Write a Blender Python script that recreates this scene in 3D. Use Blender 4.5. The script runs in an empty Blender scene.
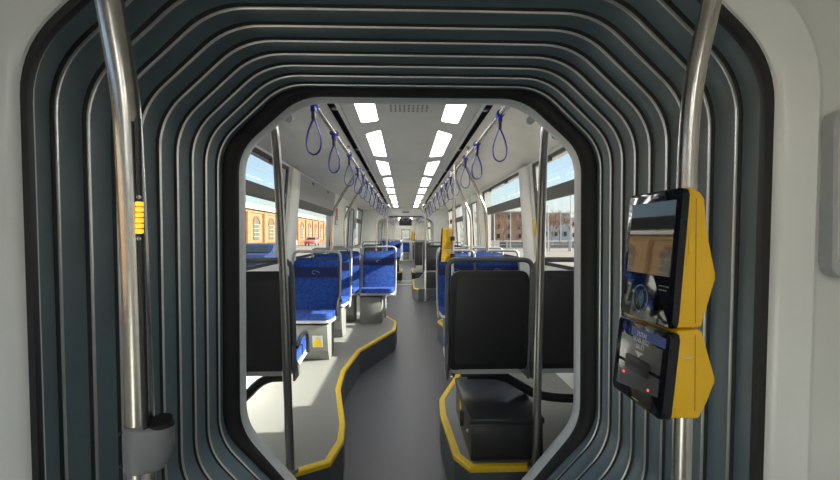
import bpy, bmesh, math, random
from mathutils import Vector, Matrix
random.seed(7)
sc = bpy.context.scene
COL = sc.collection
EYE = 1.40
CX = -0.035            # camera x; car axis is x = 0, the tram runs along +Y
PI = math.pi

# ------------------------------------------------------------------ materials
def mat(name, col, rough=0.5, metal=0.0, col2=None, scale=30.0, bump=0.0, spec=0.5, coat=0.0, emit=None, estr=0.0, kind='noise', detail=4.0):
    m = bpy.data.materials.new(name); m.use_nodes = True
    nt = m.node_tree; b = nt.nodes['Principled BSDF']
    b.inputs['Roughness'].default_value = rough
    b.inputs['Metallic'].default_value = metal
    b.inputs['Specular IOR Level'].default_value = spec
    b.inputs['Coat Weight'].default_value = coat
    b.inputs['Coat Roughness'].default_value = 0.05
    c2 = col2 or tuple(min(1, c * 1.08 + 0.002) for c in col)
    tc = nt.nodes.new('ShaderNodeTexCoord')
    if kind == 'noise':
        tx = nt.nodes.new('ShaderNodeTexNoise'); tx.inputs['Scale'].default_value = scale; tx.inputs['Detail'].default_value = detail
        out = tx.outputs['Fac']
    else:
        tx = nt.nodes.new('ShaderNodeTexVoronoi'); tx.inputs['Scale'].default_value = scale
        out = tx.outputs['Distance']
    nt.links.new(tc.outputs['Object'], tx.inputs['Vector'])
    rp = nt.nodes.new('ShaderNodeValToRGB')
    rp.color_ramp.elements[0].position = 0.35; rp.color_ramp.elements[1].position = 0.65
    rp.color_ramp.elements[0].color = (*col, 1); rp.color_ramp.elements[1].color = (*c2, 1)
    nt.links.new(out, rp.inputs['Fac']); nt.links.new(rp.outputs['Color'], b.inputs['Base Color'])
    if bump:
        bp = nt.nodes.new('ShaderNodeBump'); bp.inputs['Strength'].default_value = bump; bp.inputs['Distance'].default_value = 0.004
        nt.links.new(out, bp.inputs['Height']); nt.links.new(bp.outputs['Normal'], b.inputs['Normal'])
    if emit:
        b.inputs['Emission Color'].default_value = (*emit, 1); b.inputs['Emission Strength'].default_value = estr
    return m

def glass_mat(name, tint=(0.93, 0.96, 0.97), gl=0.015):
    m = bpy.data.materials.new(name); m.use_nodes = True; nt = m.node_tree
    nt.nodes.remove(nt.nodes['Principled BSDF']); o = nt.nodes['Material Output']
    t = nt.nodes.new('ShaderNodeBsdfTransparent'); t.inputs['Color'].default_value = (*tint, 1)
    g = nt.nodes.new('ShaderNodeBsdfGlossy'); g.inputs['Roughness'].default_value = 0.02
    lw = nt.nodes.new('ShaderNodeLayerWeight'); lw.inputs['Blend'].default_value = 0.25
    mp = nt.nodes.new('ShaderNodeMath'); mp.operation = 'MULTIPLY_ADD'; mp.inputs[1].default_value = 0.04; mp.inputs[2].default_value = gl
    mx = nt.nodes.new('ShaderNodeMixShader')
    nt.links.new(lw.outputs['Facing'], mp.inputs[0]); nt.links.new(mp.outputs[0], mx.inputs[0])
    nt.links.new(t.outputs[0], mx.inputs[1]); nt.links.new(g.outputs[0], mx.inputs[2]); nt.links.new(mx.outputs[0], o.inputs[0])
    return m

M = {}
M['white'] = mat('white_panel', (0.72, 0.73, 0.70), 0.35, scale=3, coat=0.2)
M['portal'] = mat('portal_white', (0.74, 0.75, 0.73), 0.3, scale=3, coat=0.3)
M['ceil'] = mat('ceiling_panel', (0.66, 0.655, 0.61), 0.45, scale=4)
M['cove'] = mat('cove_panel', (0.70, 0.69, 0.65), 0.35, scale=4)
M['black'] = mat('black_rubber', (0.008, 0.008, 0.009), 0.55)
M['slot'] = mat('slot_black', (0.006, 0.006, 0.006), 0.7)
M['fold'] = mat('bellows_fabric', (0.120, 0.168, 0.195), 0.45, col2=(0.135, 0.188, 0.215), scale=9, bump=0.15)
M['alu'] = mat('aluminium', (0.62, 0.62, 0.60), 0.3, 0.9, scale=40)
M['ring'] = mat('grey_ring', (0.62, 0.64, 0.65), 0.4)
M['steel'] = mat('brushed_steel', (0.50, 0.475, 0.44), 0.24, 1.0, col2=(0.56, 0.53, 0.49), scale=60)
M['dsteel'] = mat('dark_steel', (0.30, 0.29, 0.275), 0.28, 1.0, scale=60)
M['floor'] = mat('floor_vinyl', (0.060, 0.063, 0.072), 0.42, col2=(0.085, 0.088, 0.097), scale=220)
M['podium'] = mat('podium_vinyl', (0.19, 0.19, 0.18), 0.5, col2=(0.24, 0.24, 0.225), scale=220)
M['riser'] = mat('riser_vinyl', (0.060, 0.070, 0.085), 0.5, col2=(0.08, 0.09, 0.105), scale=200)
M['yellow'] = mat('yellow_nosing', (0.78, 0.52, 0.01), 0.45, scale=20)
M['valyel'] = mat('yellow_casing', (0.75, 0.44, 0.004), 0.38, scale=10, coat=0.15)
M['blue'] = mat('blue_plush', (0.002, 0.020, 0.135), 0.85, col2=(0.004, 0.058, 0.30), scale=38, bump=0.3)
M['band'] = mat('navy_band', (0.003, 0.006, 0.055), 0.85, col2=(0.004, 0.010, 0.08), scale=40)
M['emblem'] = mat('emblem_grey_blue', (0.20, 0.27, 0.42), 0.7)
M['shell'] = mat('seat_shell', (0.022, 0.023, 0.024), 0.42, scale=12)
M['frame'] = mat('seat_frame_shaded', (0.20, 0.205, 0.21), 0.38, 0.5)  # frame metal with the shade on the near seat backs put into its colour
M['frame_sunlit'] = mat('seat_frame_sunlit', (0.33, 0.34, 0.34), 0.38, 0.4)  # same frame metal, lightened to carry the sunlight on the blue seats
M['underseat'] = mat('seat_pan', (0.45, 0.46, 0.46), 0.45)
M['pedestal'] = mat('pedestal_grey', (0.16, 0.165, 0.155), 0.5, scale=8)
M['box'] = mat('box_charcoal', (0.028, 0.029, 0.033), 0.32, scale=5)
M['strap'] = mat('strap_blue', (0.012, 0.018, 0.27), 0.4)
M['dark'] = mat('dark_plastic', (0.020, 0.021, 0.023), 0.4)
M['winfr'] = mat('window_rubber', (0.035, 0.034, 0.032), 0.45)
M['blind'] = mat('roller_blind', (0.36, 0.37, 0.36), 0.7, scale=60)
M['screen'] = mat('glossy_black', (0.004, 0.005, 0.009), 0.06, spec=0.28, coat=0.0)
M['screen2'] = mat('screen_grey', (0.022, 0.024, 0.028), 0.04, spec=0.6, coat=0.0)
M['valgrey'] = mat('reader_grey', (0.060, 0.060, 0.058), 0.2, coat=0.5)
M['whitepaint'] = mat('white_print', (0.55, 0.56, 0.58), 0.4)
M['bluepaint'] = mat('blue_print', (0.02, 0.06, 0.30), 0.3)
M['cyanprint'] = mat('contactless_print', (0.10, 0.20, 0.36), 0.3)
M['redled'] = mat('red_light', (0.5, 0.02, 0.02), 0.4, emit=(1, 0.06, 0.05), estr=1.2)
M['amber'] = mat('amber_light', (0.9, 0.45, 0.02), 0.3, emit=(1, 0.50, 0.03), estr=0.7)
M['lamp'] = mat('lamp_panel', (0.9, 0.9, 0.88), 0.4, emit=(1, 0.985, 0.95), estr=5.0)
M['red'] = mat('red_sign', (0.45, 0.01, 0.015), 0.4)
M['signgrey'] = mat('sign_grey', (0.22, 0.23, 0.23), 0.5)
M['holder'] = mat('holder_grey', (0.16, 0.17, 0.18), 0.4)
M['glass'] = glass_mat('window_glass')
M['ltgrey'] = mat('light_grey_plastic', (0.40, 0.42, 0.43), 0.35)
# outside
M['gravel'] = mat('street_ground', (0.17, 0.145, 0.115), 0.9, col2=(0.22, 0.19, 0.155), scale=1.5, detail=8)
M['ochre'] = mat('ochre_wall', (0.20, 0.115, 0.050), 0.8, col2=(0.24, 0.145, 0.065), scale=2)
M['brick'] = mat('orange_brick', (0.15, 0.052, 0.014), 0.85, col2=(0.19, 0.07, 0.02), scale=6)
M['roofw'] = mat('pale_roof', (0.42, 0.41, 0.38), 0.6)
M['arch'] = mat('arched_glass', (0.06, 0.065, 0.06), 0.3, scale=3)
M['mull'] = mat('white_mullion', (0.30, 0.27, 0.20), 0.6)
M['bark'] = mat('twig_brown', (0.20, 0.13, 0.085), 0.9)
M['concrete'] = mat('grey_block', (0.22, 0.25, 0.30), 0.8)
M['redblock'] = mat('red_block', (0.24, 0.15, 0.11), 0.8)
M['carblue'] = mat('car_blue', (0.012, 0.025, 0.075), 0.45, coat=0.1)
M['carwhite'] = mat('car_white', (0.7, 0.7, 0.7), 0.3, coat=0.6)
M['carred'] = mat('car_red', (0.45, 0.14, 0.12), 0.3, coat=0.6)
M['carglass'] = mat('car_glass', (0.02, 0.025, 0.03), 0.08)
M['galv'] = mat('galvanised', (0.30, 0.31, 0.32), 0.5, 0.2)
M['fence'] = mat('fence_paint', (0.12, 0.12, 0.12), 0.6)

# ------------------------------------------------------------------ mesh helpers
class MB:
    def __init__(s): s.bm = bmesh.new(); s.mats = []
    def mi(s, m):
        if m is None: return 0
        if m not in s.mats: s.mats.append(m)
        return s.mats.index(m)
    def _tag(s, faces, m):
        i = s.mi(m)
        for f in faces: f.material_index = i
    def box(s, x0, x1, y0, y1, z0, z1, m=None, bev=0.0, seg=2, mtx=None):
        r = bmesh.ops.create_cube(s.bm, size=1.0)
        vs = r['verts']
        T = Matrix.Translation(((x0+x1)/2, (y0+y1)/2, (z0+z1)/2)) @ Matrix.Diagonal((abs(x1-x0), abs(y1-y0), abs(z1-z0), 1))
        bmesh.ops.transform(s.bm, matrix=T, verts=vs)
        fs = list({f for v in vs for f in v.link_faces}); s._tag(fs, m)
        if bev:
            es = list({e for v in vs for e in v.link_edges})
            r = bmesh.ops.bevel(s.bm, geom=es, offset=bev, segments=seg, profile=0.5, affect='EDGES', clamp_overlap=True)
            s._tag(r['faces'], m); vs = list({v for f in r['faces'] for v in f.verts} | {v for v in vs if v.is_valid})
        if mtx is not None: bmesh.ops.transform(s.bm, matrix=mtx, verts=[v for v in vs if v.is_valid])
        return s
    def prism(s, pts, axis, a, b, m=None, bev=0.0, seg=2):
        """pts: 2D polygon; axis 'x','y','z' extruded from a to b"""
        def P(p, t):
            if axis == 'y': return (p[0], t, p[1])
            if axis == 'x': return (t, p[0], p[1])
            return (p[0], p[1], t)
        v0 = [s.bm.verts.new(P(p, a)) for p in pts]; v1 = [s.bm.verts.new(P(p, b)) for p in pts]
        n = len(pts); fs = [s.bm.faces.new(v0[::-1]), s.bm.faces.new(v1)]
        for i in range(n): fs.append(s.bm.faces.new((v0[i], v0[(i+1) % n], v1[(i+1) % n], v1[i])))
        s._tag(fs, m)
        if bev:
            es = list({e for f in fs for e in f.edges})
            r = bmesh.ops.bevel(s.bm, geom=es, offset=bev, segments=seg, profile=0.5, affect='EDGES', clamp_overlap=True)
            s._tag(r['faces'], m)
        return s
    def tube(s, pts, r, m=None, n=12, closed=False, caps=True, flat=None):
        """sweep a circle (or ellipse flat=(ru,rv)) along pts"""
        P = [Vector(p) for p in pts]; N = len(P)
        rings = []; up = None
        for i in range(N):
            if closed: t = (P[(i+1) % N]-P[i-1]).normalized()
            else: t = (P[min(i+1, N-1)]-P[max(i-1, 0)]).normalized()
            if up is None:
                up = Vector((0, 0, 1)) if abs(t.z) < 0.9 else Vector((0, 1, 0))
            u = (up - t*up.dot(t)).normalized(); up = u; v = t.cross(u)
            rr = r[i] if isinstance(r, (list, tuple)) else r
            ru, rv = flat if flat else (rr, rr)
            rings.append([s.bm.verts.new(P[i] + u*ru*math.cos(2*PI*k/n) + v*rv*math.sin(2*PI*k/n)) for k in range(n)])
        fs = []
        for i in range(N if closed else N-1):
            a, b = rings[i], rings[(i+1) % N]
            for k in range(n): fs.append(s.bm.faces.new((a[k], a[(k+1) % n], b[(k+1) % n], b[k])))
        if caps and not closed: fs += [s.bm.faces.new(rings[0][::-1]), s.bm.faces.new(rings[-1])]
        s._tag(fs, m)
        return s
    def disc(s, c, axis, r, h, m=None, n=20, r2=None):
        c = Vector(c); ax = {'x': Vector((1,0,0)), 'y': Vector((0,1,0)), 'z': Vector((0,0,1))}[axis]
        return s.tube([c, c+ax*h], [r, r if r2 is None else r2], m, n)
    def loft(s, loops, m=None, closed=True):
        R = [[s.bm.verts.new(p) for p in L] for L in loops]; n = len(R[0]); fs = []
        for a, b in zip(R[:-1], R[1:]):
            for k in range(n if closed else n-1): fs.append(s.bm.faces.new((a[k], a[(k+1) % n], b[(k+1) % n], b[k])))
        s._tag(fs, m); return s
    def poly(s, pts, m=None):
        f = s.bm.faces.new([s.bm.verts.new(p) for p in pts]); s._tag([f], m); return s
    def build(s, name, m=None, parent=None, smooth=True, loc=None, fixn=True):
        if fixn: bmesh.ops.recalc_face_normals(s.bm, faces=s.bm.faces)
        if smooth:
            for f in s.bm.faces: f.smooth = True
            for e in s.bm.edges:
                if len(e.link_faces) == 2 and e.calc_face_angle(0) > 0.6: e.smooth = False
        me = bpy.data.meshes.new(name); s.bm.to_mesh(me); s.bm.free()
        if m is not None and not s.mats: me.materials.append(M[m])
        for k in s.mats: me.materials.append(M[k])
        o = bpy.data.objects.new(name, me); COL.objects.link(o)
        if parent is not None: o.parent = parent
        if loc is not None: o.location = loc
        return o

def empty(name, loc=(0, 0, 0), rz=0.0):
    o = bpy.data.objects.new(name, None); COL.objects.link(o); o.location = loc; o.rotation_euler.z = rz
    o.empty_display_size = 0.1
    return o
def tag(o, label=None, cat=None, group=None, kind=None):
    if label: o['label'] = label
    if cat: o['category'] = cat
    if group: o['group'] = group
    if kind: o['kind'] = kind
    return o
def struct(o): o['kind'] = 'structure'; return o
def kids(o): return [c for c in COL.objects if c.parent == o]
def copy_tree(o, parent=None):
    c = o.copy(); COL.objects.link(c)
    if parent is not None: c.parent = parent
    for k in kids(o): copy_tree(k, c)
    return c
def smooth_path(pts, it=2):
    P = [Vector(p) for p in pts]
    for _ in range(it):
        Q = [P[0]]
        for a, b in zip(P[:-1], P[1:]): Q += [a*0.75+b*0.25, a*0.25+b*0.75]
        Q.append(P[-1]); P = Q
    return P
def rounded(corners, rad, n=6):
    out = []; N = len(corners)
    for i in range(N):
        p = Vector(corners[i]); a = Vector(corners[i-1]); b = Vector(corners[(i+1) % N])
        r = rad[i] if isinstance(rad, (list, tuple)) else rad
        ra = min(r, (a-p).length*0.49); rb = min(r, (b-p).length*0.49)
        s = p+(a-p).normalized()*ra; e = p+(b-p).normalized()*rb
        for k in range(n+1):
            t = k/n; out.append(s*(1-t)**2 + p*2*t*(1-t) + e*t*t)
    return out
def text_obj(name, txt, size, m, parent, mtx, ext=0.0002):
    cu = bpy.data.curves.new(name, 'FONT'); cu.body = txt; cu.size = size; cu.extrude = ext
    cu.align_x = 'CENTER'; cu.align_y = 'CENTER'; cu.offset = size*0.012
    tmp = bpy.data.objects.new(name + '_tmp', cu); COL.objects.link(tmp)
    bpy.context.view_layer.update()
    dg = bpy.context.evaluated_depsgraph_get()
    me = bpy.data.meshes.new_from_object(tmp.evaluated_get(dg))
    COL.objects.unlink(tmp); bpy.data.objects.remove(tmp)
    me.transform(mtx); me.materials.clear(); me.materials.append(M[m])
    o = bpy.data.objects.new(name, me); COL.objects.link(o); o.parent = parent
    return o

# ------------------------------------------------------------------ gangway section outline
def octo(W, T, y, cx=0.0, rad=0.085, taper=0.0, cs=0.38, dx=0.27, bs=-0.87, B=-1.38, bx=0.34):
    c = [(-W, cs), (-(W-dx), T), (W-dx, T), (W, cs), (W, bs), (bx, B), (-bx, B), (-W, bs)]
    out = []
    for p in rounded([(a, b) for a, b in c], rad, 7):
        f = 1 - taper*max(0.0, min(1.0, (0.3-p.y)/0.85))
        out.append((p.x*f+cx, y, EYE+p.y))
    return out

Y0, Y1 = 0.97, 1.97
def bell(dw, y, ddt=None):
    t = (y-Y0)/(2.0-Y0)
    return octo(0.816+0.012*t-0.016*max(0, 1-t/0.12)+dw, 0.645+dw, y, (-0.038+0.008*max(0, 1-t/0.12))*(1-t), 0.10, 0.03*(1-t), cs=0.385+dw*0.4)

bel = empty('gangway_bellows', (0, 1.5, 0))
tag(bel, 'dark slate grey pleated gangway bellows framing the passage, nearest the camera', 'bellows')
def at0(o, par=None):
    return o
def build_in(mb, name, m, parent, **k):
    """mesh given in world coordinates, parented to an empty placed somewhere"""
    o = mb.build(name, m, None, **k)
    o.parent = parent
    o.matrix_parent_inverse = Matrix.Identity(4)
    L = Vector(parent.location)
    me = o.data; me.transform(Matrix.Rotation(-parent.rotation_euler.z, 4, 'Z') @ Matrix.Translation(-L))
    return o
ribs = [1.074+0.108*k for k in range(9)]
edges = [Y0-0.0] + ribs + [2.01]
for a, b in zip(edges[:-1], edges[1:]):
    n = 8; L = []
    d = 0.013*min(1.0, (b-a)/0.108)
    for i in range(n+1):
        t = i/n; L.append(bell(d*math.sin(PI*t)**0.7 if 0 < t < 1 else 0, a+(b-a)*t))
    build_in(MB().loft(L), 'fabric_fold', 'fold', bel)
for y in ribs:
    h = 0.0045
    L = [bell(0.012, y-h), bell(-0.004, y-h), bell(-0.008, y-h*0.6), bell(-0.008, y+h*0.6), bell(-0.004, y+h), bell(0.012, y+h)]
    rb = build_in(MB().loft(L), 'rib', 'alu', bel)
    L = [bell(0.012, y-h-0.006), bell(0.003, y-h-0.004), bell(-0.002, y-h-0.002), bell(-0.0045, y-h+0.001)]
    g = MB().loft(L).build('dark_edge', 'black', rb)  # thin black strip along the camera side of the rib
    g.data.transform(Matrix.Translation(-Vector(bel.location)))
# black seals at either end
L = [bell(0.05, 0.955), bell(0.0, 0.950), bell(-0.016, 0.955), bell(-0.018, 0.968), bell(-0.012, 0.982), bell(0.02, 0.99)]
build_in(MB().loft(L), 'rubber_seal', 'black', bel)
def fr(W, T, y, rad=0.10): return octo(W, T, y, 0, rad, cs=0.375)
L = [fr(0.86, 0.67, 2.002), fr(0.83, 0.648, 2.000), fr(0.803, 0.632, 2.004), fr(0.785, 0.624, 2.018), fr(0.775, 0.618, 2.028), fr(0.772, 0.618, 2.036), fr(0.80, 0.64, 2.04)]
build_in(MB().loft(L), 'rubber_seal', 'black', bel)

# far portal ring and bulkhead slab of the next car
def big(y, W=1.24, T=0.78, B=-1.40): return octo(W, T, y, 0, 0.13, cs=0.70, dx=0.05, bs=-1.3, B=B, bx=1.15)
def bulkhead(name, yA, yB, ringm='ring', Wi=0.768, Ti=0.610, far=True):
    o = MB()
    o.loft([fr(Wi+0.012, Ti+0.010, yA), fr(Wi, Ti, yA+0.02), fr(Wi-0.004, Ti-0.004, yB-0.02), fr(Wi+0.006, Ti+0.006, yB), big(yB)], ringm)
    o.loft([fr(Wi+0.012, Ti+0.010, yA), big(yA), big(yB)], 'white')
    return struct(o.build(name))
bulkhead('wall_portal', 2.036, 2.115)
struct(MB().box(-0.46, 0.46, 12.485, 12.5, 1.905, 1.93).build('trim_20', 'black'))
bulkhead('wall_portal', 12.50, 12.62, 'cove', 0.77, 0.52)
bulkhead('wall_portal', 13.45, 13.60, 'white', 0.77, 0.52)
# second gangway bellows, far away
b2 = empty('gangway_bellows', (0, 13.0, 0))
tag(b2, 'short distant gangway bellows beyond the end of the ceiling lights', 'bellows')
for k in range(6):
    a = 12.62+k*0.1385; b = a+0.1385
    build_in(MB().loft([fr(0.80+0.03*math.sin(PI*i/6), 0.56+0.03*math.sin(PI*i/6), a+(b-a)*i/6) for i in range(7)]), 'fabric_fold', 'fold', b2)
    if k: build_in(MB().loft([fr(0.81, 0.57, a-0.006), fr(0.79, 0.55, a-0.006), fr(0.79, 0.55, a+0.006), fr(0.81, 0.57, a+0.006)]), 'rib', 'alu', b2)

# near portal (the white surround in the foreground)
def nb(dw, y, rad=0.10):
    return octo(0.796+dw, 0.645+dw, y, -0.028, rad, 0.03, cs=0.385+dw*0.45, dx=0.27+dw*0.1)
o = MB()
o.loft([nb(0.03, 0.99), nb(-0.004, 0.985), nb(-0.006, 0.965), nb(0.0, 0.945), nb(0.012, 0.935), nb(0.055, 0.925), nb(0.072, 0.922, 0.11), nb(0.086, 0.93, 0.12), nb(0.095, 0.936, 0.12), octo(1.24, 0.78, 0.936, 0, 0.13, cs=0.70, dx=0.05, bs=-1.3, B=-1.40, bx=1.15)])
struct(o.build('wall_front', 'portal'))
struct(MB().loft([nb(0.05, 1.0), octo(1.24, 0.78, 1.0, 0, 0.13, cs=0.70, dx=0.05, bs=-1.3, B=-1.40, bx=1.15), octo(1.24, 0.78, 0.94, 0, 0.13, cs=0.70, dx=0.05, bs=-1.3, B=-1.40, bx=1.15)]).build('wall_front', 'white'))

# ------------------------------------------------------------------ car bodies
ZS, ZM0, ZM1, ZT = 1.13, 1.695, 1.785, 2.06
def wx(z):
    if z <= ZS: return 1.22
    return 1.22-(z-ZS)/(ZT-ZS)*0.07
wn = [0]; dn = [0]
def car(y0, y1, spec, lights, lamp_labels):
    for s, side in ((-1, 'left'), (1, 'right')):
        lo = MB(); wins = spec[side]
        P = lambda a: [(s*x, z) for x, z in a]
        lo.prism(P([(1.22, 0.0), (1.22, ZS), (1.29, ZS), (1.29, -0.1)]), 'y', y0, y1, 'white')
        lo.prism(P([(wx(ZT), ZT), (wx(ZT)-0.02, ZT+0.06), (1.28, ZT+0.1), (1.29, ZT)]), 'y', y0, y1, 'white')
        cur = y0
        for (kind, a, b) in wins + [('end', y1, y1)]:
            if a > cur+0.01:
                lo.prism(P([(wx(ZS), ZS), (wx(ZT), ZT), (1.29, ZT), (1.29, ZS)]), 'y', cur, a, 'white')
            cur = b
        struct(lo.build('wall_'+side))
        for (kind, a, b) in wins:
            q = MB()
            def bar(z0, z1, ya, yb, t=0.02, d0=0.006, mm=None):
                q.prism(P([(wx(z0)+d0, z0), (wx(z1)+d0, z1), (wx(z1)+t+d0, z1), (wx(z0)+t+d0, z0)]), 'y', ya, yb, mm)
            if kind.startswith('win'):
                wn[0] += 1; nm = 'window_%d' % wn[0]
                e = 0.035
                bar(ZS, ZS+0.03, a, b); bar(ZT-0.03, ZT, a, b)
                bar(ZS, ZT, a, a+e); bar(ZS, ZT, b-e, b)
                bar(ZM0, ZM1, a+e, b-e, 0.03, -0.004)
                bar(ZM1+0.0, ZM1+0.012, a+e, b-e, 0.012, -0.004)
                # tilt window catches hanging at the top
                for yy in (a+(b-a)*0.28, a+(b-a)*0.72):
                    bar(ZT-0.055, ZT-0.025, yy-0.06, yy+0.06, 0.02, -0.012)
                w = struct(q.build(nm, 'winfr'))
                g = MB(); g.prism(P([(wx(ZS)+0.012, ZS+0.02), (wx(ZT)+0.012, ZT-0.02), (wx(ZT)+0.017, ZT-0.02), (wx(ZS)+0.017, ZS+0.02)]), 'y', a+0.02, b-0.02)
                g.build('pane', 'glass', w)
                if kind == 'winblind':
                    bl = MB(); z0 = ZM1+0.0
                    bl.prism(P([(wx(z0)-0.010, z0), (wx(ZT)-0.010, ZT), (wx(ZT)-0.004, ZT), (wx(z0)-0.004, z0)]), 'y', a+0.01, b-0.01)
                    bb = bl.build('roller_blind', 'blind')
                    tag(bb, 'grey roller blind drawn over the upper half of the second left window', 'blind')
            else:
                dn[0] += 1; nm = 'door_%d' % dn[0]
                mid = (a+b)/2
                # two leaves with glazed panes, black rubber in between
                q2 = MB()
                for (ya, yb) in ((a, mid-0.012), (mid+0.012, b)):
                    for (z0, z1, yc, yd) in ((0.03, 0.75, ya, yb), (1.95, ZT, ya, yb), (0.75, 1.95, ya, ya+0.12), (0.75, 1.95, yb-0.12, yb)):
                        q2.prism(P([(wx(z0)-0.004, z0), (wx(z1)-0.004, z1), (wx(z1)+0.04, z1), (wx(z0)+0.04, z0)]), 'y', yc, yd, 'white')
                    e = 0.012
                    for (z0, z1, yc, yd) in ((0.74, 0.76, ya+0.11, yb-0.11), (1.94, 1.96, ya+0.11, yb-0.11), (0.75, 1.95, ya+0.11, ya+0.13), (0.75, 1.95, yb-0.13, yb-0.11)):
                        q2.prism(P([(wx(z0)-0.010, z0), (wx(z1)-0.010, z1), (wx(z1)+0.01, z1), (wx(z0)+0.01, z0)]), 'y', yc, yd, 'winfr')
                q2.prism(P([(1.21, 0.03), (1.21, ZS), (wx(ZT)-0.01, ZT), (wx(ZT)+0.03, ZT), (1.25, 0.03)]), 'y', mid-0.012, mid+0.012, 'black')
                w = struct(q2.build(nm))
                g = MB()
                for (ya, yb) in ((a+0.12, mid-0.132), (mid+0.132, b-0.12)):
                    g.prism(P([(wx(0.76)+0.012, 0.76), (wx(1.94)+0.012, 1.94), (wx(1.94)+0.017, 1.94), (wx(0.76)+0.017, 0.76)]), 'y', ya, yb)
                g.build('pane', 'glass', w)
    # ceiling: central panel, black slots, coves, roof
    c = MB(); c.prism([(-0.43, 2.15), (0.43, 2.15), (0.43, 2.2), (-0.43, 2.2)], 'y', y0, y1, 'ceil')
    for s in (-1, 1):
        pts = [(s*0.478, 2.147), (s*0.86, 2.118), (s*0.885, 2.128), (s*1.15, 2.075), (s*1.17, 2.075), (s*1.17, 2.2), (s*0.478, 2.2)]
        c.prism(pts, 'y', y0, y1, 'cove')
        c.prism([(s*0.405, 2.142), (s*0.428, 2.135), (s*0.432, 2.15), (s*0.405, 2.151)], 'y', y0, y1, 'ceil')
        c.prism([(s*0.43, 2.19), (s*0.478, 2.19), (s*0.478, 2.2), (s*0.43, 2.2)], 'y', y0, y1, 'slot')
        c.prism([(s*0.428, 2.151), (s*0.431, 2.151), (s*0.431, 2.19), (s*0.428, 2.19)], 'y', y0, y1, 'slot')
        c.prism([(s*0.4765, 2.149), (s*0.4795, 2.149), (s*0.4795, 2.19), (s*0.4765, 2.19)], 'y', y0, y1, 'slot')
    c.box(-1.30, 1.30, y0, y1, 2.2, 2.32, 'white')
    struct(c.build('ceiling'))
    struct(MB().box(-1.22, 1.22, y0, y1, -0.08, 0.0).build('floor', 'floor'))
    for i, y in enumerate(lights):
        for s, side in ((-1, 'left'), (1, 'right')):
            L = (0.99 if y < 7 or y > 13 else 0.88) if y != 2.18 else 0.80; x0, x1 = s*0.205, s*0.32
            up = 1 if i % 2 == 0 else -1
            k = 0.05*up if y < 6.5 else 0.02*up
            # outline: inner edge x0, outer edge x1; skewed ends
            pts = [(x0, y+k*1.3), (x1, y-k*1.3), (x1, y+L+k*0.6), (x0, y+L-k*0.6)]
            e = empty('ceiling_light', ((x0+x1)/2, y+L/2, 2.15))
            d = MB(); rp = rounded(pts, 0.03, 4)
            d.prism([(p.x-e.location.x, p.y-e.location.y) for p in rp], 'z', -0.004, 0.004)
            d.build('diffuser', 'lamp', e)
            f = MB()
            big_ = [Vector(((p.x-e.location.x)*1.10, (p.y-e.location.y)*1.01)) for p in rp]
            f.loft([[(p.x-e.location.x, p.y-e.location.y, -0.005) for p in rp], [(p.x, p.y, -0.002) for p in big_], [(p.x, p.y, 0.001) for p in big_]])
            f.build('bezel', 'ceil', e)
            tag(e, lamp_labels(i, side), 'ceiling light', 'ceiling lights in two rows')
ords = ['first', 'second', 'third', 'fourth', 'fifth', 'sixth', 'seventh', 'eighth']
def lab1(i, side): return 'white ceiling light panel, %s from the gangway opening in the %s row' % (ords[i], side)
car(2.115, 12.5, {
    'left': [('win', 2.40, 4.42), ('winblind', 4.84, 7.25), ('door', 8.55, 10.2), ('win', 10.7, 12.2)],
    'right': [('win', 2.40, 4.17), ('win', 4.61, 6.85), ('door', 7.3, 8.9), ('win', 9.3, 10.7), ('win', 10.9, 12.3)]},
    [2.18]+[3.28+1.31*k for k in range(7)], lab1)
def lab2(i, side): return 'small distant ceiling light panel past the second gangway, %s in the %s row' % (ords[i], side)
car(13.60, 24.5, {
    'left': [('win', 14.0, 16.2), ('win', 16.6, 18.8), ('door', 19.2, 20.8), ('win', 21.2, 23.6)],
    'right': [('win', 14.0, 16.2), ('win', 16.6, 18.8), ('door', 19.2, 20.8), ('win', 21.2, 23.6)]},
    [14.0+1.31*k for k in range(8)], lab2)
def lab0(i, side): return 'ceiling light panel in the foreground car, %s in the %s row' % (ords[i], side)
car(-5.5, 0.94, {
    'left': [('win', -5.2, -3.2), ('win', -2.9, -1.0), ('win', -0.7, 0.6)],
    'right': [('win', -5.2, -3.2), ('win', -2.9, -0.9)]},
    [-5.2+1.31*k for k in range(4)], lab0)
struct(MB().box(-1.29, 1.29, -5.6, -5.5, -0.1, 2.3).build('wall_back', 'white'))
# gangway floors and the underside
struct(MB().box(-0.45, 0.45, 0.90, 2.2, -0.02, 0.012).build('floor', 'floor'))
struct(MB().box(-0.45, 0.45, 12.4, 13.7, -0.02, 0.006).build('floor', 'floor'))
# far end wall with a glazed cab door
o = MB()
for b in ((-1.29, -0.20, 0, 2.2), (0.27, 1.29, 0, 2.2), (-0.20, 0.27, 0, 1.17), (-0.20, 0.27, 1.70, 2.2)):
    o.box(b[0], b[1], 24.5, 24.58, b[2], b[3], 'cove')
for b in ((-0.20, -0.17, 1.17, 1.70), (0.24, 0.27, 1.17, 1.70), (-0.2, 0.27, 1.17, 1.2), (-0.2, 0.27, 1.67, 1.70)):
    o.box(b[0], b[1], 24.49, 24.6, b[2], b[3], 'dark')
ew = struct(o.build('wall_end'))
MB().box(-0.17, 0.24, 24.53, 24.54, 1.2, 1.67).build('pane', 'glass', ew)

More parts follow.
